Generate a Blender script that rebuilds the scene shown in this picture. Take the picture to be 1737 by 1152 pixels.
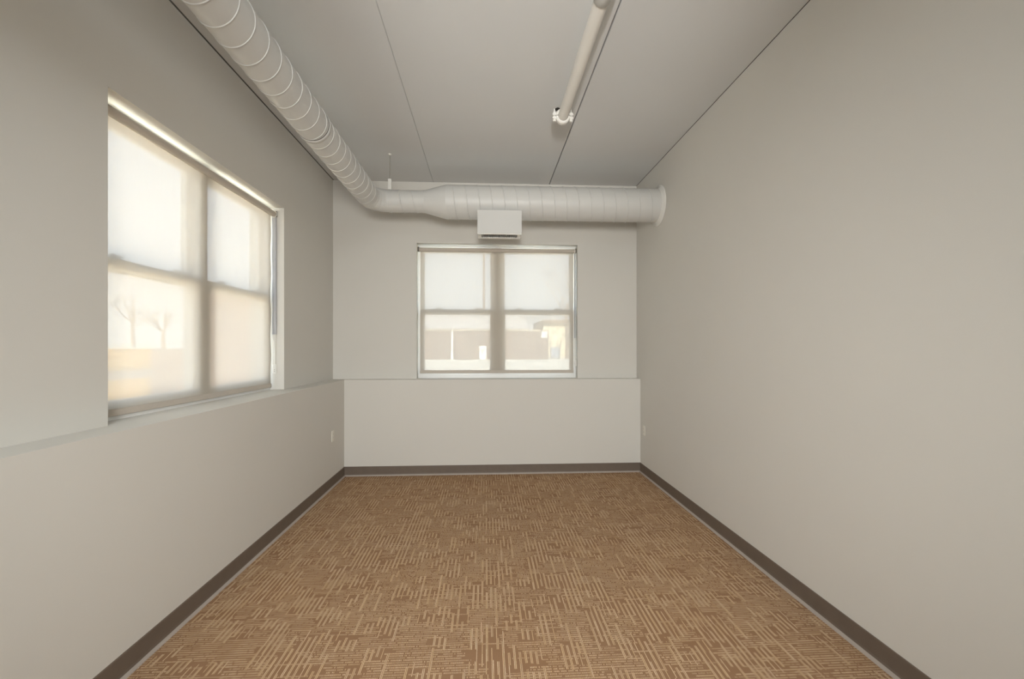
import bpy, bmesh, math, random
from mathutils import Vector, Matrix

for o in list(bpy.data.objects):
    bpy.data.objects.remove(o, do_unlink=True)
scene = bpy.context.scene
COL = scene.collection
PI = math.pi
rnd = random.Random(7)

# ------------------------------------------------------------------ room dimensions (metres, floor = 0, camera over the origin)
XR = 1.840        # right wall face
XLU = -1.795      # left wall face above the ledge
XLL = -1.623      # left knee wall face
YU = 5.571        # far wall face above the ledge
YL = 5.428        # far knee wall face
YB = -6.50        # wall behind the camera
ZC = 3.451        # ceiling
ZL = 1.107        # ledge
ZT = 2.722        # top of the window openings
WW = 1.932        # width of the window openings
WY0 = 2.3125      # left window starts here (y)
WX0 = -0.819      # far window starts here (x)
TH = 0.30         # exterior wall thickness
GROUND = 0.62     # grade outside: the room is half sunk

# ------------------------------------------------------------------ camera
cam_d = bpy.data.cameras.new('camera')
cam_d.sensor_fit = 'HORIZONTAL'
cam_d.sensor_width = 36.0
cam_d.lens = 786.608 * 36.0 / 1737.0
cam_d.shift_y = (589.51 - 576.0) / 1737.0
cam_d.clip_start = 0.02
cam_d.clip_end = 500
cam = bpy.data.objects.new('camera', cam_d)
COL.objects.link(cam)
cam.location = (0, 0, 1.48)
cam.rotation_euler = (PI / 2, 0, -0.0567)
scene.camera = cam

# ------------------------------------------------------------------ view
scene.view_settings.view_transform = 'Standard'
scene.view_settings.look = 'None'
scene.view_settings.gamma = 1.0
scene.view_settings.use_curve_mapping = False
scene.view_settings.exposure = 0.15

# ------------------------------------------------------------------ sky
SKY = 5.2
world = bpy.data.worlds.new('sky')
scene.world = world
world.use_nodes = True
wn, wl = world.node_tree.nodes, world.node_tree.links
wn.clear()
wo = wn.new('ShaderNodeOutputWorld')
bg = wn.new('ShaderNodeBackground')
tc = wn.new('ShaderNodeTexCoord')
sp = wn.new('ShaderNodeSeparateXYZ')
rp = wn.new('ShaderNodeValToRGB')
rp.color_ramp.elements[0].position = 0.0
rp.color_ramp.elements[0].color = (0.93, 0.965, 1.0, 1)
rp.color_ramp.elements[1].position = 0.45
rp.color_ramp.elements[1].color = (0.60, 0.77, 1.0, 1)
wl.new(tc.outputs['Generated'], sp.inputs[0])
wl.new(sp.outputs['Z'], rp.inputs[0])
wl.new(rp.outputs[0], bg.inputs['Color'])
bg.inputs['Strength'].default_value = SKY
wl.new(bg.outputs[0], wo.inputs[0])

# ------------------------------------------------------------------ sun (behind the building, lights what is seen outside)
sd = bpy.data.lights.new('sun', 'SUN')
sd.energy = 42.0
sd.angle = math.radians(0.6)
sd.color = (1.0, 0.93, 0.82)
sun = bpy.data.objects.new('sun', sd)
COL.objects.link(sun)
sun.rotation_euler = Vector((-0.10, 0.75, -0.62)).to_track_quat('-Z', 'Y').to_euler()
sun.location = (0, -6, 12)

# ------------------------------------------------------------------ added fill lights behind the camera, and the photographer's lamp
def area(name, loc, direction, sx, sy, power, color, shape='RECTANGLE'):
    d = bpy.data.lights.new(name, 'AREA')
    d.shape = shape
    d.size = sx
    d.size_y = sy
    d.energy = power
    d.color = color
    o = bpy.data.objects.new(name, d)
    COL.objects.link(o)
    o.location = loc
    o.rotation_euler = Vector(direction).to_track_quat('-Z', 'Y').to_euler()
    return o
area('rear_fill', (0.0, YB + 0.06, 1.45), (0, 1, 0.0), 3.0, 2.4, 35, (0.88, 0.96, 1.0))  # added fill at the rear wall, which has no opening
area('overhead_fill', (0.0, -1.6, ZC - 0.12), (0, 0.15, -1), 1.2, 1.2, 78, (0.86, 0.95, 1.0))  # added overhead fill behind the camera, no fixture there
def spot(name, loc, direction, cone, power, soft, color):
    d = bpy.data.lights.new(name, 'SPOT')
    d.energy = power
    d.spot_size = math.radians(cone)
    d.spot_blend = 1.0
    d.shadow_soft_size = soft
    d.color = color
    o = bpy.data.objects.new(name, d)
    COL.objects.link(o)
    o.location = loc
    o.rotation_euler = Vector(direction).to_track_quat('-Z', 'Y').to_euler()
    return o
spot('photo_softbox', (-0.05, -1.20, 1.9), (0.02, 1, -0.16), 84, 520, 0.42, (1.0, 0.985, 0.95))
spot('photo_flash', (-0.05, -1.10, 2.0), (0.10, 1, 0.50), 46, 330, 0.030, (1.0, 0.985, 0.95))

# ================================================================== material helpers
def new_mat(name):
    m = bpy.data.materials.new(name)
    m.use_nodes = True
    nt = m.node_tree
    return m, nt, nt.nodes['Principled BSDF'], nt.nodes['Material Output']

def M(nt, op, a, b=None, c=None):
    n = nt.nodes.new('ShaderNodeMath')
    n.operation = op
    for i, v in enumerate((a, b, c)):
        if v is None:
            continue
        if isinstance(v, (int, float)):
            n.inputs[i].default_value = v
        else:
            nt.links.new(v, n.inputs[i])
    return n.outputs[0]

def mixc(nt, fac, a, b, mode='MIX'):
    n = nt.nodes.new('ShaderNodeMix')
    n.data_type = 'RGBA'
    n.blend_type = mode
    for sock, v in ((n.inputs[0], fac), (n.inputs[6], a), (n.inputs[7], b)):
        if isinstance(v, (int, float)):
            sock.default_value = v
        elif isinstance(v, tuple):
            sock.default_value = (v[0], v[1], v[2], 1)
        else:
            nt.links.new(v, sock)
    return n.outputs[2]

def noise(nt, scale, detail=2.0, rough=0.5, coord='Object'):
    t = nt.nodes.new('ShaderNodeTexCoord')
    n = nt.nodes.new('ShaderNodeTexNoise')
    n.inputs['Scale'].default_value = scale
    n.inputs['Detail'].default_value = detail
    n.inputs['Roughness'].default_value = rough
    nt.links.new(t.outputs[coord], n.inputs['Vector'])
    return n.outputs['Fac']

def bump(nt, bsdf, height, strength, dist):
    b = nt.nodes.new('ShaderNodeBump')
    b.inputs['Strength'].default_value = strength
    b.inputs['Distance'].default_value = dist
    nt.links.new(height, b.inputs['Height'])
    nt.links.new(b.outputs[0], bsdf.inputs['Normal'])

def plain(name, col, rough=0.5, var=0.04, scale=6.0, bump_scale=0, bump_str=0.15, bump_d=0.001, metal=0.0, spec=0.5):
    m, nt, b, o = new_mat(name)
    f = noise(nt, scale, 3)
    lo = tuple(max(0, c * (1 - var)) for c in col)
    hi = tuple(min(1, c * (1 + var)) for c in col)
    nt.links.new(mixc(nt, f, lo, hi), b.inputs['Base Color'])
    b.inputs['Roughness'].default_value = rough
    b.inputs['Metallic'].default_value = metal
    b.inputs['Specular IOR Level'].default_value = spec
    if bump_scale:
        bump(nt, b, noise(nt, bump_scale, 3), bump_str, bump_d)
    return m

MAT = {}
MAT['wall'] = plain('wall_paint', (0.690, 0.668, 0.620), 0.75, 0.015, 2.0, 160, 0.12, 0.001, spec=0.25)
MAT['ceiling'] = plain('ceiling_paint', (0.690, 0.695, 0.690), 0.85, 0.02, 1.5, 120, 0.15, 0.001, spec=0.2)
MAT['gap'] = plain('joint_shadow_gap', (0.22, 0.20, 0.175), 0.9)
MAT['duct'] = plain('painted_duct', (0.620, 0.613, 0.588), 0.45, 0.02, 3.0, 30, 0.05, 0.002)
MAT['white'] = plain('white_enamel', (0.800, 0.785, 0.740), 0.4, 0.01)
MAT['vinyl'] = plain('white_vinyl', (0.820, 0.810, 0.780), 0.35, 0.01)
MAT['plate'] = plain('ivory_plastic', (0.800, 0.770, 0.690), 0.35, 0.01)
MAT['slot'] = plain('dark_slot', (0.025, 0.022, 0.020), 0.8)
MAT['louver'] = plain('grey_louver', (0.420, 0.400, 0.370), 0.5)
MAT['base'] = plain('taupe_vinyl_base', (0.150, 0.115, 0.088), 0.55, 0.12, 14.0)
MAT['toe'] = plain('painted_toe_highlight', (0.400, 0.345, 0.300), 0.45, 0.05, 14.0)  # vinyl toe with the light it catches put into its colour
MAT['pipe'] = plain('painted_pipe', (0.790, 0.765, 0.715), 0.45, 0.03, 8.0)
MAT['rod'] = plain('dull_steel_rod', (0.400, 0.380, 0.330), 0.5, metal=0.3)
MAT['bar'] = plain('taupe_bar_cloth', (0.560, 0.500, 0.430), 0.8, 0.04, 60.0)
MAT['guard'] = plain('grey_plastic_guard', (0.420, 0.420, 0.440), 0.4)
MAT['bracket'] = plain('dark_bracket', (0.180, 0.160, 0.130), 0.5)
MAT['chain'] = plain('pale_chain', (0.600, 0.570, 0.500), 0.4)

# glass
m, nt, b, o = new_mat('window_glass')
tr = nt.nodes.new('ShaderNodeBsdfTransparent')
tr.inputs[0].default_value = (0.96, 0.98, 0.97, 1)
gl = nt.nodes.new('ShaderNodeBsdfGlossy')
gl.inputs['Roughness'].default_value = 0.30
mx = nt.nodes.new('ShaderNodeMixShader')
mx.inputs[0].default_value = 0.03
nt.links.new(tr.outputs[0], mx.inputs[1])
nt.links.new(gl.outputs[0], mx.inputs[2])
nt.links.new(mx.outputs[0], o.inputs[0])
MAT['glass'] = m

# solar screen cloth: open weave + translucent yarn
def screen_cloth(name, open_, transl, tint):
    m, nt, b, o = new_mat(name)
    t = nt.nodes.new('ShaderNodeTexCoord')
    wv = nt.nodes.new('ShaderNodeTexNoise')
    mp = nt.nodes.new('ShaderNodeMapping')
    mp.inputs['Scale'].default_value = (90, 90, 4)
    nt.links.new(t.outputs['Object'], mp.inputs[0])
    nt.links.new(mp.outputs[0], wv.inputs['Vector'])
    wv.inputs['Scale'].default_value = 1.0
    col = mixc(nt, wv.outputs['Fac'], tuple(c * 0.95 for c in tint), tuple(min(1, c * 1.05) for c in tint))
    tr = nt.nodes.new('ShaderNodeBsdfTransparent')
    ts = nt.nodes.new('ShaderNodeBsdfTranslucent')
    df = nt.nodes.new('ShaderNodeBsdfDiffuse')
    nt.links.new(col, ts.inputs[0])
    df.inputs[0].default_value = (0.50, 0.45, 0.38, 1)
    m1 = nt.nodes.new('ShaderNodeMixShader')
    m1.inputs[0].default_value = transl
    nt.links.new(df.outputs[0], m1.inputs[1])
    nt.links.new(ts.outputs[0], m1.inputs[2])
    m2 = nt.nodes.new('ShaderNodeMixShader')
    m2.inputs[0].default_value = open_
    nt.links.new(m1.outputs[0], m2.inputs[1])
    nt.links.new(tr.outputs[0], m2.inputs[2])
    nt.links.new(m2.outputs[0], o.inputs[0])
    return m
MAT['cloth'] = screen_cloth('screen_cloth', 0.055, 0.105, (0.98, 0.88, 0.77))
MAT['cloth_brighter'] = screen_cloth('brightened_screen_cloth', 0.055, 0.128, (0.98, 0.87, 0.77))  # same cloth made more translucent so the left window looks brighter

# carpet
def carpet():
    m, nt, b, o = new_mat('dash_pattern_carpet')
    t = nt.nodes.new('ShaderNodeTexCoord')
    s = nt.nodes.new('ShaderNodeSeparateXYZ')
    nt.links.new(t.outputs['Object'], s.inputs[0])
    u, v = s.outputs['X'], s.outputs['Y']
    def hsh(a, bb=0.0, seed=0.0):
        c = nt.nodes.new('ShaderNodeCombineXYZ')
        for i, x in enumerate((a, bb, seed)):
            if isinstance(x, (int, float)):
                c.inputs[i].default_value = x
            else:
                nt.links.new(x, c.inputs[i])
        w = nt.nodes.new('ShaderNodeTexWhiteNoise')
        w.noise_dimensions = '3D'
        nt.links.new(c.outputs[0], w.inputs['Vector'])
        return w.outputs['Value']
    p = 0.0066
    nz = nt.nodes.new('ShaderNodeTexNoise')
    nz.inputs['Scale'].default_value = 160.0
    nt.links.new(t.outputs['Object'], nz.inputs['Vector'])
    u = M(nt, 'ADD', u, M(nt, 'MULTIPLY', M(nt, 'SUBTRACT', nz.outputs['Fac'], 0.5), 0.0030))
    nz2 = noise(nt, 130.0, 1)
    v = M(nt, 'ADD', v, M(nt, 'MULTIPLY', M(nt, 'SUBTRACT', nz2, 0.5), 0.0050))
    uc = M(nt, 'DIVIDE', u, p)
    ci = M(nt, 'FLOOR', uc)
    fu = M(nt, 'FRACT', uc)
    g = M(nt, 'FLOOR', M(nt, 'DIVIDE', ci, 4))
    within = M(nt, 'SUBTRACT', ci, M(nt, 'MULTIPLY', g, 4))
    pair = M(nt, 'LESS_THAN', within, 1.5)
    yarn = M(nt, 'COMPARE', fu, 0.5, 0.26)
    CW, CH = 14 * p, 0.088
    def cell(uu, vv):
        cx = M(nt, 'FLOOR', M(nt, 'DIVIDE', uu, CW))
        cy = M(nt, 'FLOOR', M(nt, 'ADD', M(nt, 'DIVIDE', vv, CH), M(nt, 'MULTIPLY', hsh(cx, 0, 3.3), 5)))
        return hsh(cx, cy, 1.7), cx, cy
    vj = M(nt, 'ADD', v, M(nt, 'MULTIPLY', M(nt, 'SUBTRACT', hsh(g, 0, 9.1), 0.5), 0.085))
    r1, cx, cy = cell(u, vj)
    vert = M(nt, 'GREATER_THAN', r1, 0.56)
    keep = M(nt, 'GREATER_THAN', hsh(ci, cy, 4.4), 0.12)
    extra = M(nt, 'GREATER_THAN', hsh(g, M(nt, 'FLOOR', M(nt, 'DIVIDE', vj, 0.19)), 6.2), 0.86)
    dash = M(nt, 'MULTIPLY', M(nt, 'MULTIPLY', pair, yarn), M(nt, 'MAXIMUM', M(nt, 'MULTIPLY', vert, keep), extra))
    q = 0.0165
    vr = M(nt, 'DIVIDE', v, q)
    row = M(nt, 'FLOOR', vr)
    fv = M(nt, 'FRACT', vr)
    uj = M(nt, 'ADD', u, M(nt, 'MULTIPLY', M(nt, 'SUBTRACT', hsh(row, 0, 2.9), 0.5), 0.05))
    r2, cx2, cy2 = cell(uj, v)
    hor = M(nt, 'MAXIMUM', M(nt, 'LESS_THAN', r2, 0.64), M(nt, 'GREATER_THAN', hsh(row, cx2, 7.7), 0.80))
    dot = M(nt, 'MULTIPLY', M(nt, 'MULTIPLY', yarn, M(nt, 'COMPARE', fv, 0.5, 0.27)), hor)
    dot = M(nt, 'MULTIPLY', dot, M(nt, 'GREATER_THAN', hsh(ci, row, 8.8), 0.10))
    dot = M(nt, 'MULTIPLY', dot, M(nt, 'ADD', 0.45, M(nt, 'MULTIPLY', hsh(cx2, row, 12.1), 0.45)))
    mask = M(nt, 'MAXIMUM', M(nt, 'MULTIPLY', dash, M(nt, 'ADD', 0.62, M(nt, 'MULTIPLY', hsh(ci, cy, 15.3), 0.30))), dot)
    n1 = noise(nt, 5.0, 3)
    n2 = noise(nt, 900.0, 2)
    n3 = noise(nt, 1.3, 3)
    ground = mixc(nt, n1, (0.300, 0.175, 0.098), (0.350, 0.215, 0.130))
    gold = mixc(nt, hsh(ci, cy, 5.5), (0.780, 0.590, 0.360), (0.860, 0.700, 0.510))
    col = mixc(nt, mask, ground, gold)
    col = mixc(nt, M(nt, 'MULTIPLY', n2, 0.35), col, mixc(nt, 1.0, col, (0.55, 0.50, 0.45), 'MULTIPLY'))
    col = mixc(nt, M(nt, 'MULTIPLY', n3, 0.5), col, mixc(nt, 1.0, col, (1.0, 0.86, 0.66), 'MULTIPLY'))
    nt.links.new(col, b.inputs['Base Color'])
    b.inputs['Roughness'].default_value = 0.95
    b.inputs['Specular IOR Level'].default_value = 0.1
    h = M(nt, 'ADD', M(nt, 'MULTIPLY', mask, 0.6), M(nt, 'MULTIPLY', n2, 0.6))
    bump(nt, b, h, 0.4, 0.002)
    return m
MAT['carpet'] = carpet()

# outside
MAT['pave'] = plain('pale_dry_ground', (0.620, 0.590, 0.520), 0.9, 0.10, 0.6)
MAT['shingle'] = plain('pale_roof_shingle', (0.420, 0.410, 0.410), 0.9, 0.06, 4.0)
MAT['eave'] = plain('dark_gutter', (0.170, 0.140, 0.120), 0.6)
MAT['siding'] = plain('cream_siding', (0.640, 0.560, 0.400), 0.8, 0.05)
MAT['yellow'] = plain('ochre_painted_boards', (0.860, 0.500, 0.120), 0.8, 0.06)
MAT['greyband'] = plain('weathered_grey_wood', (0.340, 0.320, 0.310), 0.8, 0.1)
MAT['brick'] = plain('pinkish_tan_brick', (0.420, 0.310, 0.260), 0.9, 0.06, 3.0)
MAT['bark'] = plain('brown_bark', (0.220, 0.160, 0.120), 0.9, 0.2, 10)
MAT['darkpane'] = plain('dark_far_glass', (0.060, 0.070, 0.080), 0.1)
MAT['cabinet'] = plain('pale_metal_cabinet', (0.760, 0.740, 0.680), 0.5)
MAT['car'] = plain('silver_blue_car_paint', (0.300, 0.340, 0.420), 0.35)
MAT['tyre'] = plain('black_rubber', (0.030, 0.030, 0.030), 0.8)
def board_mat():
    m, nt, b, o = new_mat('brown_fence_boards')
    t = nt.nodes.new('ShaderNodeTexCoord')
    s = nt.nodes.new('ShaderNodeSeparateXYZ')
    nt.links.new(t.outputs['Object'], s.inputs[0])
    i = M(nt, 'FLOOR', M(nt, 'DIVIDE', s.outputs['X'], 0.14))
    w = nt.nodes.new('ShaderNodeTexWhiteNoise')
    w.noise_dimensions = '1D'
    nt.links.new(i, w.inputs['W'])
    nt.links.new(mixc(nt, w.outputs['Value'], (0.095, 0.062, 0.045), (0.200, 0.135, 0.105)), b.inputs['Base Color'])
    b.inputs['Roughness'].default_value = 0.9
    return m
MAT['board'] = board_mat()

# ================================================================== mesh helpers
class MB:
    def __init__(self):
        self.v, self.f, self.smooth = [], [], []
    def add(self, vs, fs, smooth=False):
        n = len(self.v)
        self.v += [tuple(x) for x in vs]
        self.f += [tuple(n + i for i in f) for f in fs]
        self.smooth += [smooth] * len(fs)
        return self
    def box(self, x0, x1, y0, y1, z0, z1):
        vs = [(x0, y0, z0), (x1, y0, z0), (x1, y1, z0), (x0, y1, z0), (x0, y0, z1), (x1, y0, z1), (x1, y1, z1), (x0, y1, z1)]
        return self.add(vs, [(0, 3, 2, 1), (4, 5, 6, 7), (0, 1, 5, 4), (1, 2, 6, 5), (2, 3, 7, 6), (3, 0, 4, 7)])
    def bbox(self, x0, x1, y0, y1, z0, z1, r):
        """box with bevelled edges"""
        bm = bmesh.new()
        bmesh.ops.create_cube(bm, size=1)
        for w in bm.verts:
            w.co = Vector(((x0 + x1) / 2 + w.co.x * (x1 - x0), (y0 + y1) / 2 + w.co.y * (y1 - y0), (z0 + z1) / 2 + w.co.z * (z1 - z0)))
        bmesh.ops.bevel(bm, geom=bm.edges[:], offset=r, segments=2, affect='EDGES')
        bm.verts.index_update()
        self.add([w.co for w in bm.verts], [[w.index for w in f.verts] for f in bm.faces])
        bm.free()
        return self
    def loft(self, rings, cap=True, smooth=True, closed=False):
        n = len(rings[0])
        vs = [p for r in rings for p in r]
        fs = []
        m = len(rings)
        for i in range(m if closed else m - 1):
            for j in range(n):
                a, b2 = i * n + j, i * n + (j + 1) % n
                c, d = ((i + 1) % m) * n + (j + 1) % n, ((i + 1) % m) * n + j
                fs.append((a, b2, c, d))
        self.add(vs, fs, smooth)
        if cap and not closed:
            self.add(rings[0], [tuple(range(n))[::-1]])
            self.add(rings[-1], [tuple(range(n))])
        return self
    def tube(self, pts, radii, seg=16, cap=True, smooth=True):
        pts = [Vector(p) for p in pts]
        if isinstance(radii, (int, float)):
            radii = [radii] * len(pts)
        rings = []
        up = None
        for i, p in enumerate(pts):
            t = (pts[min(i + 1, len(pts) - 1)] - pts[max(i - 1, 0)]).normalized()
            if up is None:
                up = Vector((0, 0, 1)) if abs(t.z) < 0.9 else Vector((1, 0, 0))
            a = t.cross(up).normalized()
            up = a.cross(t).normalized()
            rings.append([p + (a * math.cos(2 * PI * k / seg) + up * math.sin(2 * PI * k / seg)) * radii[i] for k in range(seg)])
        return self.loft(rings, cap, smooth)
    def prism(self, poly, axis, a, b2):
        """polygon of (p, q) swept along axis 'x' or 'y'"""
        def P(p, q, t):
            return (t, p, q) if axis == 'x' else (p, t, q)
        n = len(poly)
        self.add([P(p, q, a) for p, q in poly] + [P(p, q, b2) for p, q in poly],
                 [tuple(range(n))[::-1], tuple(range(n, 2 * n))] + [(i, (i + 1) % n, n + (i + 1) % n, n + i) for i in range(n)])
        return self
    def build(self, name, mat, parent=None):
        me = bpy.data.meshes.new(name)
        me.from_pydata(self.v, [], self.f)
        bm = bmesh.new()
        bm.from_mesh(me)
        bmesh.ops.recalc_face_normals(bm, faces=bm.faces[:])
        bm.to_mesh(me)
        bm.free()
        for p, s in zip(me.polygons, self.smooth):
            p.use_smooth = s
        me.materials.append(MAT[mat])
        o = bpy.data.objects.new(name, me)
        COL.objects.link(o)
        if parent:
            o.parent = parent
        return o

def empty(name, loc=(0, 0, 0), rz=0.0):
    o = bpy.data.objects.new(name, None)
    COL.objects.link(o)
    o.location = loc
    o.rotation_euler = (0, 0, rz)
    return o
def tag(o, label, cat, group=None):
    o['label'] = label
    o['category'] = cat
    if group:
        o['group'] = group
    return o
def struct(o, label=None):
    o['kind'] = 'structure'
    if label:
        o['label'] = label
    return o

# ================================================================== room shell
WY1, WX1 = WY0 + WW, WX0 + WW
XO, YO = XLU - TH, YU + TH        # outer faces
struct(MB().box(XLL - 0.02, XR, YB, YL + 0.02, -0.2, 0.0).build('floor', 'carpet'), 'brown carpet with tan dashes and dotted rows')

w = MB()
w.box(XO, XLL, YB, YL, 0, ZL)                       # knee wall
w.box(XO, XLU, YB, WY0, ZL, ZC)
w.box(XO, XLU, WY1, YU, ZL, ZC)
w.box(XO, XLU, WY0, WY1, ZT, ZC)
struct(w.build('wall_left', 'wall'), 'greige wall with a deep ledge below the near window')
w = MB()
w.box(XO, XR, YL, YO, 0, ZL)
w.box(XO, WX0, YU, YO, ZL, ZC)
w.box(WX1, XR, YU, YO, ZL, ZC)
w.box(WX0, WX1, YU, YO, ZT, ZC)
struct(w.build('wall_back', 'wall'), 'greige far wall with a shallow ledge below the window')
struct(MB().box(XR, XR + TH, YB, YO, 0, ZC).build('wall_right', 'wall'), 'plain blank greige wall')
struct(MB().box(XO, XR + TH, YB - 0.2, YB, 0, ZC).build('wall_front', 'wall'), 'greige wall behind the viewer')

ceil = struct(MB().box(XO, XR + TH, YB - 0.2, YO, ZC + 0.028, ZC + 0.25).build('ceiling', 'gap'), 'grey painted ceiling of long panels')
for x0, x1 in ((XLU + 0.010, -0.6235), (-0.6215, 0.764), (0.773, XR - 0.004)):
    MB().bbox(x0, x1, YB, YU - 0.001, ZC, ZC + 0.0275, 0.003).build('ceiling_panel', 'ceiling', ceil)
h = MB()
hp = [(0.566, 3.80), (0.590, 3.775), (0.612, 3.79), (0.606, 3.825), (0.583, 3.835)]
h.add([(x, y, ZC - 0.0012) for x, y in hp], [(4, 3, 2, 1, 0)])
h.add([(x, y, ZC + 0.001) for x, y in hp], [(0, 1, 2, 3, 4)])
ho = h.build('ceiling_hole', 'slot', ceil)

# vinyl cove base
def cove(name, label, axis, fixed, a, b2, sgn):
    prof = [(0, 0.0), (0.013, 0.0), (0.012, 0.007), (0.008, 0.016), (0.0055, 0.026), (0.0045, 0.104), (0.003, 0.109), (0, 0.110)]
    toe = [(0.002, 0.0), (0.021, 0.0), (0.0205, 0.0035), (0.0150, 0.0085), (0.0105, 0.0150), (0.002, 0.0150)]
    P = [(fixed + sgn * p, q) for p, q in prof]
    T = [(fixed + sgn * p, q) for p, q in toe]
    o = struct(MB().prism(P, axis, a, b2).build(name, 'base'), label)
    MB().prism(T, axis, a, b2).build('toe_highlight', 'toe', o)['label'] = 'toe of the cove base with its highlight painted in'
    return o
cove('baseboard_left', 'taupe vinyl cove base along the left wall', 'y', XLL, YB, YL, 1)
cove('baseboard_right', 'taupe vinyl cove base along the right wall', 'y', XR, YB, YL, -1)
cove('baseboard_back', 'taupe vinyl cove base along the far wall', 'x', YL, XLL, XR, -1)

# ================================================================== windows: local u = x (to the viewer's right), n = y (outwards), z
def window(name, label, loc, rz):
    root = struct(empty(name, loc, rz), label)
    H0, H1 = ZL, ZT
    n0, n1 = 0.125, 0.235
    F = 0.021
    mid = WW / 2
    MP = 0.040
    f = MB()
    f.box(0, F, n0, n1, H0, H1).box(WW - F, WW, n0, n1, H0, H1)
    f.box(F, WW - F, n0, n1, H1 - F, H1).box(F, WW - F, n0, n1, H0, H0 + 0.040)
    f.box(mid - MP, mid + MP, n0, n1, H0 + 0.040, H1 - F)
    f.box(F, WW - F, n0 - 0.012, n0, H0, H0 + 0.018)
    f.build('window_frame', 'vinyl', root)
    zm = 1.915
    for a, b2 in ((F, mid - MP), (mid + MP, WW - F)):
        for kind, z0, z1, m0, m1 in (('upper_sash', zm - 0.030, H1 - F, 0.185, 0.222), ('lower_sash', H0 + 0.040, zm + 0.032, 0.138, 0.176)):
            S = 0.049 if kind == 'upper_sash' else 0.054
            s = MB()
            s.box(a, a + S, m0, m1, z0, z1).box(b2 - S, b2, m0, m1, z0, z1)
            s.box(a + S, b2 - S, m0, m1, z0, z0 + 0.055).box(a + S, b2 - S, m0, m1, z1 - 0.055, z1)
            so = s.build(kind, 'vinyl', root)
            MB().box(a + S - 0.004, b2 - S + 0.004, (m0 + m1) / 2 - 0.003, (m0 + m1) / 2 + 0.003, z0 + 0.051, z1 - 0.051).build('pane', 'glass', so)
            if kind == 'lower_sash':
                for fr in (0.24, 0.78):
                    c = a + (b2 - a) * fr
                    k = MB().bbox(c - 0.035, c + 0.035, m0 + 0.004, m1 - 0.004, z1, z1 + 0.010, 0.003)
                    k.tube([(c - 0.012, m0 + 0.018, z1 + 0.010), (c - 0.012, m0 + 0.018, z1 + 0.022)], 0.011, 12)
                    k.add([(c - 0.02, m0 + 0.008, z1 + 0.014), (c + 0.05, m0 + 0.004, z1 + 0.012), (c + 0.05, m0 + 0.012, z1 + 0.012), (c - 0.02, m0 + 0.026, z1 + 0.014),
                           (c - 0.02, m0 + 0.008, z1 + 0.024), (c + 0.05, m0 + 0.004, z1 + 0.016), (c + 0.05, m0 + 0.012, z1 + 0.016), (c - 0.02, m0 + 0.026, z1 + 0.024)],
                          [(0, 3, 2, 1), (4, 5, 6, 7), (0, 1, 5, 4), (1, 2, 6, 5), (2, 3, 7, 6), (3, 0, 4, 7)])
                    k.build('sash_lock', 'vinyl', so)
    return root
LEFT = ((XLU, WY0, 0), PI / 2)
BACK = ((WX0, YU, 0), 0.0)
window('window_1', 'twin white double-hung window in the left wall', *LEFT)
window('window_2', 'twin white double-hung window in the far wall', *BACK)

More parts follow.
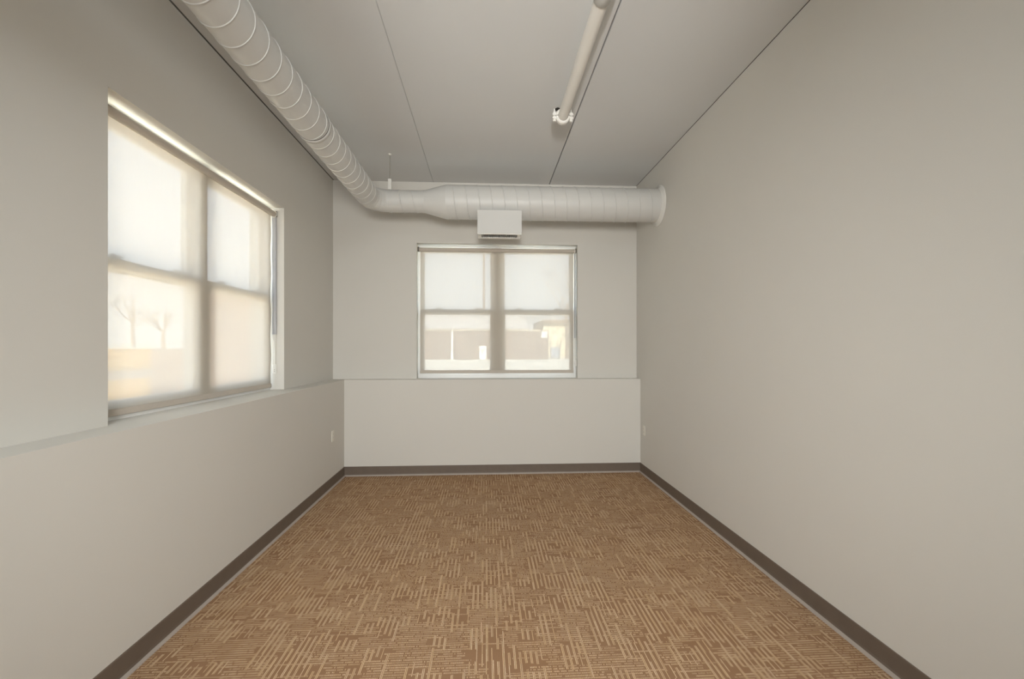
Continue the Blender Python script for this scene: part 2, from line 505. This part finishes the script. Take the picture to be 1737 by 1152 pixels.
# ================================================================== roller shades
def shade(label, loc, rz, zbar, cloth):
    root = tag(empty('roller_shade', loc, rz), label, 'window shade', 'roller shades drawn over the windows')
    g0, g1 = 0.020, 0.026
    a, b2 = g0, WW - g1
    nr, zr, rr = 0.080, 2.662, 0.0240
    r = MB().tube([(a, nr, zr), (b2, nr, zr)], rr, 28)
    r.build('roller_tube', 'bar', root)
    nf = nr + rr - 0.001
    # hanging cloth, gently wavy at its edges
    c = MB()
    NU, NZ = 40, 48
    vs, fs = [], []
    for j in range(NZ + 1):
        z = zr - 0.004 + (zbar + 0.004 - zr) * j / NZ + 0.0
        for i in range(NU + 1):
            t = i / NU
            e = max(0, abs(t - 0.5) * 2 - 0.9) / 0.1
            vs.append((a + 0.006 + (b2 - a - 0.012) * t, nf + 0.004 * e * e * math.sin(j * 0.55 + (2 if t > 0.5 else 0)) * min(1, j / 6) * min(1, (NZ - j) / 4), z))
    for j in range(NZ):
        for i in range(NU):
            k = j * (NU + 1) + i
            fs.append((k, k + 1, k + NU + 2, k + NU + 1))
    c.add(vs, fs, True)
    c.build('shade_cloth', cloth, root)
    MB().bbox(a + 0.004, b2 - 0.004, nf - 0.007, nf + 0.007, zbar, zbar + 0.036, 0.003).build('hem_bar', 'bar', root)
    for u0, u1 in ((0.0005, a - 0.002), (b2 + 0.012, WW - 0.0005)):
        k = MB().bbox(u0, u1, nr - 0.022, nr + 0.022, zr - 0.022, zr + 0.030, 0.002)
        k.build('bracket', 'bracket', root)
    # clutch with its bead chain, grey chain sleeve, hold-down
    uc = b2 + 0.006
    cl = MB().tube([(b2, nr, zr), (b2 + 0.011, nr, zr)], 0.0265, 24)
    clo = cl.build('clutch', 'white', root)
    bd = MB()
    for k in range(22):
        an = 2 * PI * k / 22
        p = Vector((uc, nr + 0.0285 * math.cos(an), zr + 0.0285 * math.sin(an)))
        bd.tube([p - Vector((0.003, 0, 0)), p - Vector((0.0016, 0, 0)), p, p + Vector((0.0016, 0, 0)), p + Vector((0.003, 0, 0))], [0.0006, 0.0026, 0.003, 0.0026, 0.0006], 8)
    bd.build('bead_chain', 'chain', clo)
    s = MB()
    s.bbox(uc - 0.003, uc + 0.006, nr - 0.022, nr - 0.002, 1.595, zr - 0.03, 0.002)
    s.bbox(uc - 0.003, uc + 0.004, nr + 0.002, nr + 0.016, 1.595, zr - 0.03, 0.002)
    s.build('chain_sleeve', 'guard', root)
    ch = MB()
    for dn in (-0.016, 0.010):
        ch.tube([(uc + 0.002, nr + dn, 1.60), (uc + 0.003, nr + dn * 0.9, 1.33)], 0.0016, 6)
    ch.build('chain', 'chain', root)
    hd = MB().bbox(WW - 0.018, WW - 0.0005, nr - 0.020, nr + 0.016, 1.245, 1.335, 0.006)
    hdo = hd.build('chain_holder', 'white', root)
    sc = MB()
    for dz in (1.268, 1.283):
        sc.tube([(WW - 0.0195, nr - 0.004, dz), (WW - 0.017, nr - 0.004, dz)], 0.003, 8)
    sc.build('screw', 'bracket', hdo)
    return root
shade('pale screen roller shade drawn over the large near window in the left wall', LEFT[0], LEFT[1], 1.128, 'cloth_brighter')
shade('pale screen roller shade over the far window, brown fence showing through it', BACK[0], BACK[1], 1.166, 'cloth')

# ================================================================== spiral duct
DY, DZ = 4.850, 2.990
RB, RS = 0.173, 0.112
LX = -1.170
duct = tag(empty('spiral_duct', (LX, DY, 0)), 'white spiral air duct along the ceiling, turning to a wall flange', 'air duct')
def place(o):
    o.location = Vector(o.location) - Vector((LX, DY, 0))
    return o
def seam(axis, fixed, r, t0, t1, pitch, ph=0.0):
    pts = []
    n = int((t1 - t0) / pitch * 36)
    for i in range(n + 1):
        t = t0 + (t1 - t0) * i / n
        an = ph + 2 * PI * (t - t0) / pitch
        if axis == 'y':
            pts.append((fixed[0] - r * math.cos(an), t, fixed[1] + r * math.sin(an)))
        else:
            pts.append((t, fixed[0] + r * math.cos(an), fixed[1] + r * math.sin(an)))
    return pts
EL = 0.20
def child_seam(par, axis, fixed, r, t0, t1, pitch, ph=0.0):
    MB().tube(seam(axis, fixed, r + (0.0 if axis == 'y' else 0.0015), t0, t1, pitch, ph), 0.0042 if axis == 'y' else 0.0045, 6).build('spiral_seam', 'duct', par)
YJ = 3.22
p1 = place(MB().tube([(LX, YB + 0.002, DZ), (LX, YJ, DZ)], RS, 48).build('duct_length', 'duct', duct))
child_seam(p1, 'y', (LX, DZ), RS, YB + 0.01, YJ - 0.03, 0.137, 0.6)
p2 = place(MB().tube([(LX, YJ + 0.004, DZ), (LX, DY - EL, DZ)], RS - 0.001, 48).build('duct_length', 'duct', duct))
child_seam(p2, 'y', (LX, DZ), RS - 0.001, YJ + 0.06, DY - EL - 0.01, 0.137, 2.0)
jb = place(MB().tube([(LX, YJ - 0.012, DZ), (LX, YJ - 0.010, DZ), (LX, YJ + 0.022, DZ), (LX, YJ + 0.024, DZ)], [RS, RS + 0.004, RS + 0.004, RS], 48).build('slip_joint', 'duct', duct))
MB().tube([(LX, YJ - 0.0165, DZ), (LX, YJ - 0.012, DZ)], RS + 0.0015, 48).build('joint_gap', 'slot', jb)
# gored elbow
e = MB()
rings = []
NG = 4
for k in range(NG + 1):
    an = PI / 2 * k / NG
    cx, cy = LX + EL - EL * math.cos(an), DY - EL + EL * math.sin(an)
    rad = Vector((-math.cos(an), math.sin(an), 0))
    stretch = 1.0 if k in (0, NG) else 1.0 / math.cos(PI / 4 / NG)
    rings.append([(cx + rad.x * RS * stretch * math.cos(q), cy + rad.y * RS * stretch * math.cos(q), DZ + RS * math.sin(q)) for q in [2 * PI * i / 48 for i in range(48)]])
e.loft(rings, True, False)
el = place(e.build('elbow', 'duct', duct))
for k in range(1, NG):
    s = MB()
    s.tube([Vector(p) for p in rings[k]] + [Vector(rings[k][0])], 0.0022, 6)
    s.build('gore_seam', 'duct', el)
XT0, XT1 = -0.627, -0.405
p3 = place(MB().tube([(LX + EL, DY, DZ), (XT0, DY, DZ)], RS, 48).build('duct_length', 'duct', duct))
child_seam(p3, 'x', (DY, DZ), RS, LX + EL + 0.06, XT0 - 0.03, 0.127, 1.0)
rd = place(MB().tube([(XT0 - 0.02, DY, DZ), (XT0, DY, DZ), (XT1, DY, DZ), (XT1 + 0.03, DY, DZ)], [RS + 0.002, RS + 0.002, RB + 0.001, RB + 0.001], 56).build('reducer', 'duct', duct))
for p in rd.data.polygons:
    p.use_smooth = False
p4 = place(MB().tube([(XT1 + 0.02, DY, DZ), (XR - 0.001, DY, DZ)], RB, 64).build('main_duct', 'duct', duct))
child_seam(p4, 'x', (DY, DZ), RB, XT1 + 0.07, XR - 0.03, 0.127, 2.4)
fl = MB()
rg = []
for x, r in ((XR - 0.0005, RB + 0.042), (XR - 0.006, RB + 0.042), (XR - 0.010, RB + 0.038), (XR - 0.012, RB + 0.006), (XR - 0.030, RB + 0.003), (XR - 0.030, RB - 0.002), (XR - 0.0005, RB - 0.002)):
    rg.append([(x, DY + r * math.cos(2 * PI * i / 64), DZ + r * math.sin(2 * PI * i / 64)) for i in range(64)])
fl.loft(rg, closed=True)
place(fl.build('wall_flange', 'white', duct))['label'] = 'round flange against the right wall'

# hanger
HX = -0.975
hg = tag(empty('duct_hanger', (HX, DY, ZC)), 'thin rod and strap holding the small duct beside its elbow', 'hanger')
def lp(o):
    o.location = Vector(o.location) - Vector((HX, DY, ZC))
    return o
lp(MB().tube([(HX, DY - 0.06, DZ + RS + 0.09), (HX, DY - 0.06, ZC - 0.002)], 0.004, 10).build('rod', 'rod', hg))
lp(MB().tube([(HX, DY - 0.06, ZC - 0.012), (HX, DY - 0.06, ZC - 0.0005)], [0.010, 0.018], 14).build('anchor', 'white', hg))
st = MB()
ring = []
for k in range(48):
    an = 2 * PI * k / 48
    ring.append([(HX + dx, DY + r * math.cos(an), DZ + r * math.sin(an)) for dx, r in ((-0.015, RS + 0.0006), (0.015, RS + 0.0006), (0.015, RS + 0.0035), (-0.015, RS + 0.0035))])
st.loft(ring, closed=True, smooth=False)
lp(st.build('strap', 'duct', hg))
lp(MB().bbox(HX - 0.017, HX + 0.017, DY - 0.075, DY - 0.045, DZ + RS - 0.012, DZ + RS + 0.095, 0.003).build('strap_bracket', 'white', hg))

# ================================================================== supply register on the duct
BX0, BX1, BY0, BY1, BZ0, BZ1 = -0.082, 0.362, 4.648, 4.862, 2.628, 2.856
rg_ = tag(empty('air_register', ((BX0 + BX1) / 2, (BY0 + BY1) / 2, BZ0)), 'white box air register under the big duct above the far window', 'air vent')
def rp_(o):
    o.location = Vector(o.location) - Vector(rg_.location)
    return o
b_ = MB()
t = 0.004
b_.box(BX0, BX1, BY0, BY0 + t, BZ0, BZ1).box(BX0, BX1, BY1 - t, BY1, BZ0, BZ1 - 0.045)
b_.box(BX0, BX0 + t, BY0 + t, BY1 - t, BZ0, BZ1 - 0.02).box(BX1 - t, BX1, BY0 + t, BY1 - t, BZ0, BZ1 - 0.02)
b_.box(BX0 + t, BX1 - t, BY0 + t, 4.735, BZ1 - t, BZ1)
rp_(b_.build('register_box', 'duct', rg_))
rp_(MB().box(BX0 + t, BX1 - t, BY0 + t, BY1 - t, BZ0 + 0.05, BZ0 + 0.054).build('dark_throat', 'slot', rg_))
fz0, fz1 = BZ0 - 0.010, BZ0 - 0.0005
gx0, gx1, gy0, gy1 = BX0 + 0.040, BX1 - 0.040, BY0 + 0.035, BY1 - 0.045
fr = MB()
fr.box(BX0 + 0.002, gx0, BY0 + 0.004, BY1 - 0.002, fz0, fz1).box(gx1, BX1 - 0.002, BY0 + 0.004, BY1 - 0.002, fz0, fz1)
fr.box(gx0, gx1, BY0 + 0.004, gy0, fz0, fz1).box(gx0, gx1, gy1, BY1 - 0.002, fz0, fz1)
fo = rp_(fr.build('grille_frame', 'white', rg_))
sc = MB()
for x in ((BX0 + gx0) / 2, (BX1 + gx1) / 2):
    MB().tube([(x, (gy0 + gy1) / 2, fz0 - 0.002), (x, (gy0 + gy1) / 2, fz0)], 0.005, 12).build('screw', 'plate', fo)
NL = 18
lm = None
for k in range(NL):
    x = gx0 + (gx1 - gx0) * (k + 0.5) / NL
    if lm is None:
        lo = MB().box(-0.0022, 0.0022, gy0, gy1, fz0 + 0.001, BZ0 + 0.026).build('louver', 'louver', rg_)
        lm = lo.data
    else:
        lo = bpy.data.objects.new('louver', lm)
        COL.objects.link(lo)
        lo.parent = rg_
    lo.location = Vector((x, 0, 0)) - Vector(rg_.location)
rp_(MB().box(gx0, gx1, gy0 + 0.070, gy0 + 0.074, BZ0 + 0.004, BZ0 + 0.024).build('cross_blade', 'louver', rg_))

# ================================================================== sprinkler pipe
PX, PZ, PR = 0.612, ZC - 0.135, 0.0395
PE = 3.66
pipe = tag(empty('sprinkler_pipe', (PX, PE, PZ)), 'white painted pipe under the ceiling ending in a bolted clamp', 'pipe')
def pp(o):
    o.location = Vector(o.location) - Vector((PX, PE, PZ))
    return o
pp(MB().tube([(PX, YB + 0.002, PZ), (PX, PE + 0.03, PZ)], PR, 32).build('pipe_run', 'pipe', pipe))
pp(MB().tube([(PX, 2.20, PZ), (PX, 2.205, PZ), (PX, 2.415, PZ), (PX, 2.425, PZ)], [PR, PR + 0.0065, PR + 0.0065, PR], 32).build('pipe_socket', 'duct', pipe))
pp(MB().tube([(PX, PE + 0.025, PZ), (PX, PE + 0.05, PZ), (PX, PE + 0.062, PZ)], [PR + 0.004, PR + 0.004, PR - 0.012], 32).build('end_cap', 'white', pipe))
for sgn, nm in ((1, 'clamp_upper_half'), (-1, 'clamp_lower_half')):
    c = MB()
    rings = []
    for k in range(17):
        an = PI * k / 16
        ring = []
        for dy, r in ((-0.024, PR + 0.0005), (-0.024, PR + 0.011), (-0.014, PR + 0.018), (0.014, PR + 0.018), (0.024, PR + 0.011), (0.024, PR + 0.0005)):
            ring.append((PX + r * math.cos(an), PE + dy, PZ + sgn * (0.003 + r * math.sin(an))))
        rings.append(ring)
    c.loft(rings, True, False)
    for s2 in (-1, 1):
        x0, x1 = sorted((PX + s2 * (PR + 0.006), PX + s2 * (PR + 0.043)))
        c.bbox(x0, x1, PE - 0.017, PE + 0.017, *sorted((PZ + sgn * 0.004, PZ + sgn * 0.024)), 0.004)
    co = pp(c.build(nm, 'white', pipe))
for s2 in (-1, 1):
    x = PX + s2 * (PR + 0.027)
    bt = MB().tube([(x, PE, PZ - 0.036), (x, PE, PZ + 0.060)], 0.0055, 10)
    bt.tube([(x, PE, PZ - 0.040), (x, PE, PZ - 0.024)], 0.0125, 6, smooth=False)
    bt.tube([(x, PE, PZ + 0.024), (x, PE, PZ + 0.036)], 0.0115, 6, smooth=False)
    pp(bt.build('bolt', 'white', pipe))

# ================================================================== outlets
def outlet(label, loc, rz):
    root = tag(empty('wall_outlet', loc, rz), label, 'outlet', 'wall outlets near the far corners')
    MB().bbox(-0.035, 0.035, -0.0065, -0.0003, -0.0575, 0.0575, 0.002).build('cover_plate', 'plate', root)
    for dz in (-0.020, 0.020):
        so = MB().bbox(-0.0165, 0.0165, -0.0085, -0.006, dz - 0.0135, dz + 0.0135, 0.001).build('socket', 'plate', root)
        for dx in (-0.006, 0.006):
            MB().box(dx - 0.001, dx + 0.001, -0.0088, -0.0084, dz - 0.003, dz + 0.006).build('slot', 'slot', so)
    MB().tube([(0, -0.0085, 0), (0, -0.006, 0)], 0.003, 10).build('screw', 'plate', root)
outlet('ivory wall outlet on the left knee wall near the far corner', (XLL, 5.02, 0.540), PI / 2)
outlet('ivory wall outlet low on the right wall near the far corner', (XR, 5.29, 0.515), -PI / 2)

# ================================================================== outside
G = GROUND
gr = MB()
for x0, x1, y0, y1 in ((-160, XO, -60, 220), (XR + TH, 160, -60, 220), (XO, XR + TH, YO, 220), (XO, XR + TH, -60, YB - 0.2)):
    gr.box(x0, x1, y0, y1, G - 0.3, G)
struct(gr.build('ground', 'pave'), 'pale dry ground outside the windows')

FY = 33.0
fence = tag(empty('board_fence', (0, FY, G)), 'long brown board fence seen through the far window', 'fence')
FT = 2.03
FEND = 4.43
nsec = 7
panel_me = post_me = rail_me = None
def inst(name, me, loc, parent):
    o = bpy.data.objects.new(name, me)
    COL.objects.link(o)
    o.parent = parent
    o.location = loc
    return o
for k in range(nsec):
    x = FEND - 2.4 * (k + 1)
    if k == 0:
        panel_me = MB().box(0.05, 2.35, -0.02, 0.02, 0.02, FT).build('fence_panel', 'board', fence)
        post_me = MB().box(-0.05, 0.05, -0.05, 0.05, 0, FT + 0.03).build('fence_post', 'board', fence)
        rail_me = MB().box(-0.05, 2.35, -0.045, 0.045, FT + 0.03, FT + 0.08).build('cap_rail', 'siding', fence)
        for o in (panel_me, post_me, rail_me):
            o.location = (x, 0, 0)
        panel_me, post_me, rail_me = panel_me.data, post_me.data, rail_me.data
    else:
        inst('fence_panel', panel_me, (x, 0, 0), fence)
        inst('fence_post', post_me, (x, 0, 0), fence)
        inst('cap_rail', rail_me, (x, 0, 0), fence)
inst('fence_post', post_me, (FEND, 0, 0), fence)
MB().box(3.98, 4.40, -0.075, -0.055, 1.54, 2.00).build('sign_board', 'cabinet', fence)['label'] = 'blank white board on the fence end'
MB().box(-2.44, -2.30, -0.09, -0.055, 0, FT).build('pale_board', 'cabinet', fence)['label'] = 'pale upright board'

cab = tag(empty('utility_cabinet', (-0.20, 32.4, G)), 'small white cabinet standing before the brown fence', 'cabinet')
MB().bbox(-0.25, 0.25, -0.2, 0.2, 0, 0.96, 0.02).build('cabinet_body', 'cabinet', cab)
MB().bbox(-0.22, 0.22, -0.215, -0.198, 0.05, 0.88, 0.008).build('cabinet_door', 'cabinet', cab)

# long low building behind the fence
bl = tag(empty('low_building', (-6, 37, G)), 'long low building with pale roof rising behind the fence', 'building')
MB().box(-6, 9.4, 0.4, 9, 0, 2.25).build('building_wall', 'siding', bl)
MB().prism([(0.0, 2.30), (0.0, 2.36), (5.0, 3.92), (10.0, 2.36), (10.0, 2.30), (5.0, 3.84)], 'x', -6.4, 9.45).build('pitched_roof', 'shingle', bl)
MB().prism([(-0.14, 2.22), (-0.14, 2.34), (0.0, 2.34), (0.0, 2.22)], 'x', -6.4, 9.45).build('gutter', 'eave', bl)

# cream house to the right
hs = tag(empty('cream_house', (5.0, 40, G)), 'cream house with a brown roof edge beyond the fence end', 'house')
MB().box(0, 7.5, 0, 7, 0, 2.98).build('house_wall', 'siding', hs)
MB().box(-0.10, 7.8, -0.35, 7.3, 2.99, 3.24).build('house_roof', 'bark', hs)
aw = MB()
aw.add([(-0.78, 0.0, 2.10), (0.0, 0.0, 2.98), (0.0, 0.0, 3.20), (-0.78, 0.0, 2.30), (-0.78, 5.0, 2.10), (0.0, 5.0, 2.98), (0.0, 5.0, 3.20), (-0.78, 5.0, 2.30)],
       [(0, 1, 2, 3), (7, 6, 5, 4), (0, 4, 5, 1), (1, 5, 6, 2), (2, 6, 7, 3), (3, 7, 4, 0)])
aw.build('side_roof', 'bark', hs)
MB().box(-0.70, -0.60, 0.1, 0.2, 0, 2.15).build('porch_post', 'bark', hs)

bn = tag(empty('waste_bin', (5.42, 36, G)), 'grey-blue lidded bin before the cream house', 'bin')
b1 = MB()
b1.loft([[(-0.30, -0.28, 0.05), (0.30, -0.28, 0.05), (0.30, 0.28, 0.05), (-0.30, 0.28, 0.05)], [(-0.38, -0.36, 0.80), (0.38, -0.36, 0.80), (0.38, 0.36, 0.80), (-0.38, 0.36, 0.80)]], True, False)
b1.build('bin_body', 'car', bn)
MB().bbox(-0.41, 0.41, -0.40, 0.40, 0.805, 0.90, 0.03).build('bin_lid', 'car', bn)
for sx in (-0.30, 0.24):
    MB().tube([(sx, -0.25, 0.09), (sx + 0.06, -0.25, 0.09)], 0.09, 14).build('bin_wheel', 'tyre', bn)

def tree(label, loc, hgt, r0, seed, levels=4):
    R = random.Random(seed)
    root = tag(empty('bare_tree', loc), label, 'tree', 'bare trees outside')
    tk, br = MB(), MB()
    top = Vector((R.uniform(-.2, .2), R.uniform(-.2, .2), hgt * 0.55))
    pts = [Vector((0, 0, 0)), Vector((0.03, 0, hgt * .2)), Vector((-0.04, 0.02, hgt * .4)), top]
    tk.tube(pts, [r0, r0 * .85, r0 * .7, r0 * .5], 8)
    def grow(p, d, L, r, lv):
        q = p + d * L * .5 + Vector((R.uniform(-.05, .05), R.uniform(-.05, .05), 0)) * L
        e2 = q + (d + Vector((0, 0, .15))).normalized() * L * .5
        br.tube([p, q, e2], [r, r * .75, r * .5], 5)
        if lv > 0:
            for _ in range(3):
                nd = (d + Vector((R.uniform(-.8, .8), R.uniform(-.8, .8), R.uniform(-.1, .6)))).normalized()
                grow(q if R.random() < .4 else e2, nd, L * R.uniform(.55, .75), r * .5, lv - 1)
    for _ in range(6):
        grow(pts[2].lerp(top, R.random()), Vector((R.uniform(-1, 1), R.uniform(-1, 1), R.uniform(.5, 1.2))).normalized(), hgt * .25, r0 * .4, levels - 1)
    tk.build('trunk', 'bark', root)
    br.build('branches', 'bark', root)
tree('slim bare tree in front of the cream house', (5.98, 34, G), 7.5, 0.13, 5)
sf = tag(empty('side_fence', (-5.3, 7.32, G)), 'pinkish board fence running close outside the left window', 'fence')
MB().box(-0.04, 0, 0, 1.28, 0.02, 0.84).build('fence_panel', 'brick', sf)
for k in range(8):
    y0 = 1.38 + 2.4 * k
    if k == 0:
        fp = MB().box(-0.04, 0, 0.05, 2.35, 0.02, 2.05).build('fence_panel', 'brick', sf)
        fq = MB().box(-0.10, 0.0, -0.05, 0.05, 0.0, 2.10).build('fence_post', 'brick', sf)
        fp.location = fq.location = (0, y0, 0)
    else:
        inst('fence_panel', fp.data, (0, y0, 0), sf)
        inst('fence_post', fq.data, (0, y0, 0), sf)
tree('far bare tree on the skyline outside the left window', (-40, 55, G), 7.0, 0.25, 9)
tree('broad bare tree further back outside the left window', (-44, 66, G), 6.0, 0.3, 12)

pl = tag(empty('utility_pole', (-0.19, 48, G)), 'tall thin pole rising behind the low building', 'pole')
MB().tube([(0, 0, 0), (0, 0, 12.5)], [0.14, 0.10], 12).build('pole_shaft', 'bark', pl)
MB().box(-0.9, 0.9, -0.06, 0.06, 11.8, 11.95).build('cross_arm', 'greyband', pl)

en = tag(empty('low_enclosure', (-5.0, 7.22, G)), 'low ochre board enclosure with a grey rail outside the left window', 'enclosure')
MB().box(-1.4, 0, -3.2, 0, 0, 0.84).build('enclosure_wall', 'yellow', en)
MB().box(0.001, 0.05, -3.2, 0, 0.42, 0.54).build('rail', 'greyband', en)
MB().box(-1.45, 0.06, -3.25, 0.05, 0.84, 0.89).build('cap_board', 'cabinet', en)
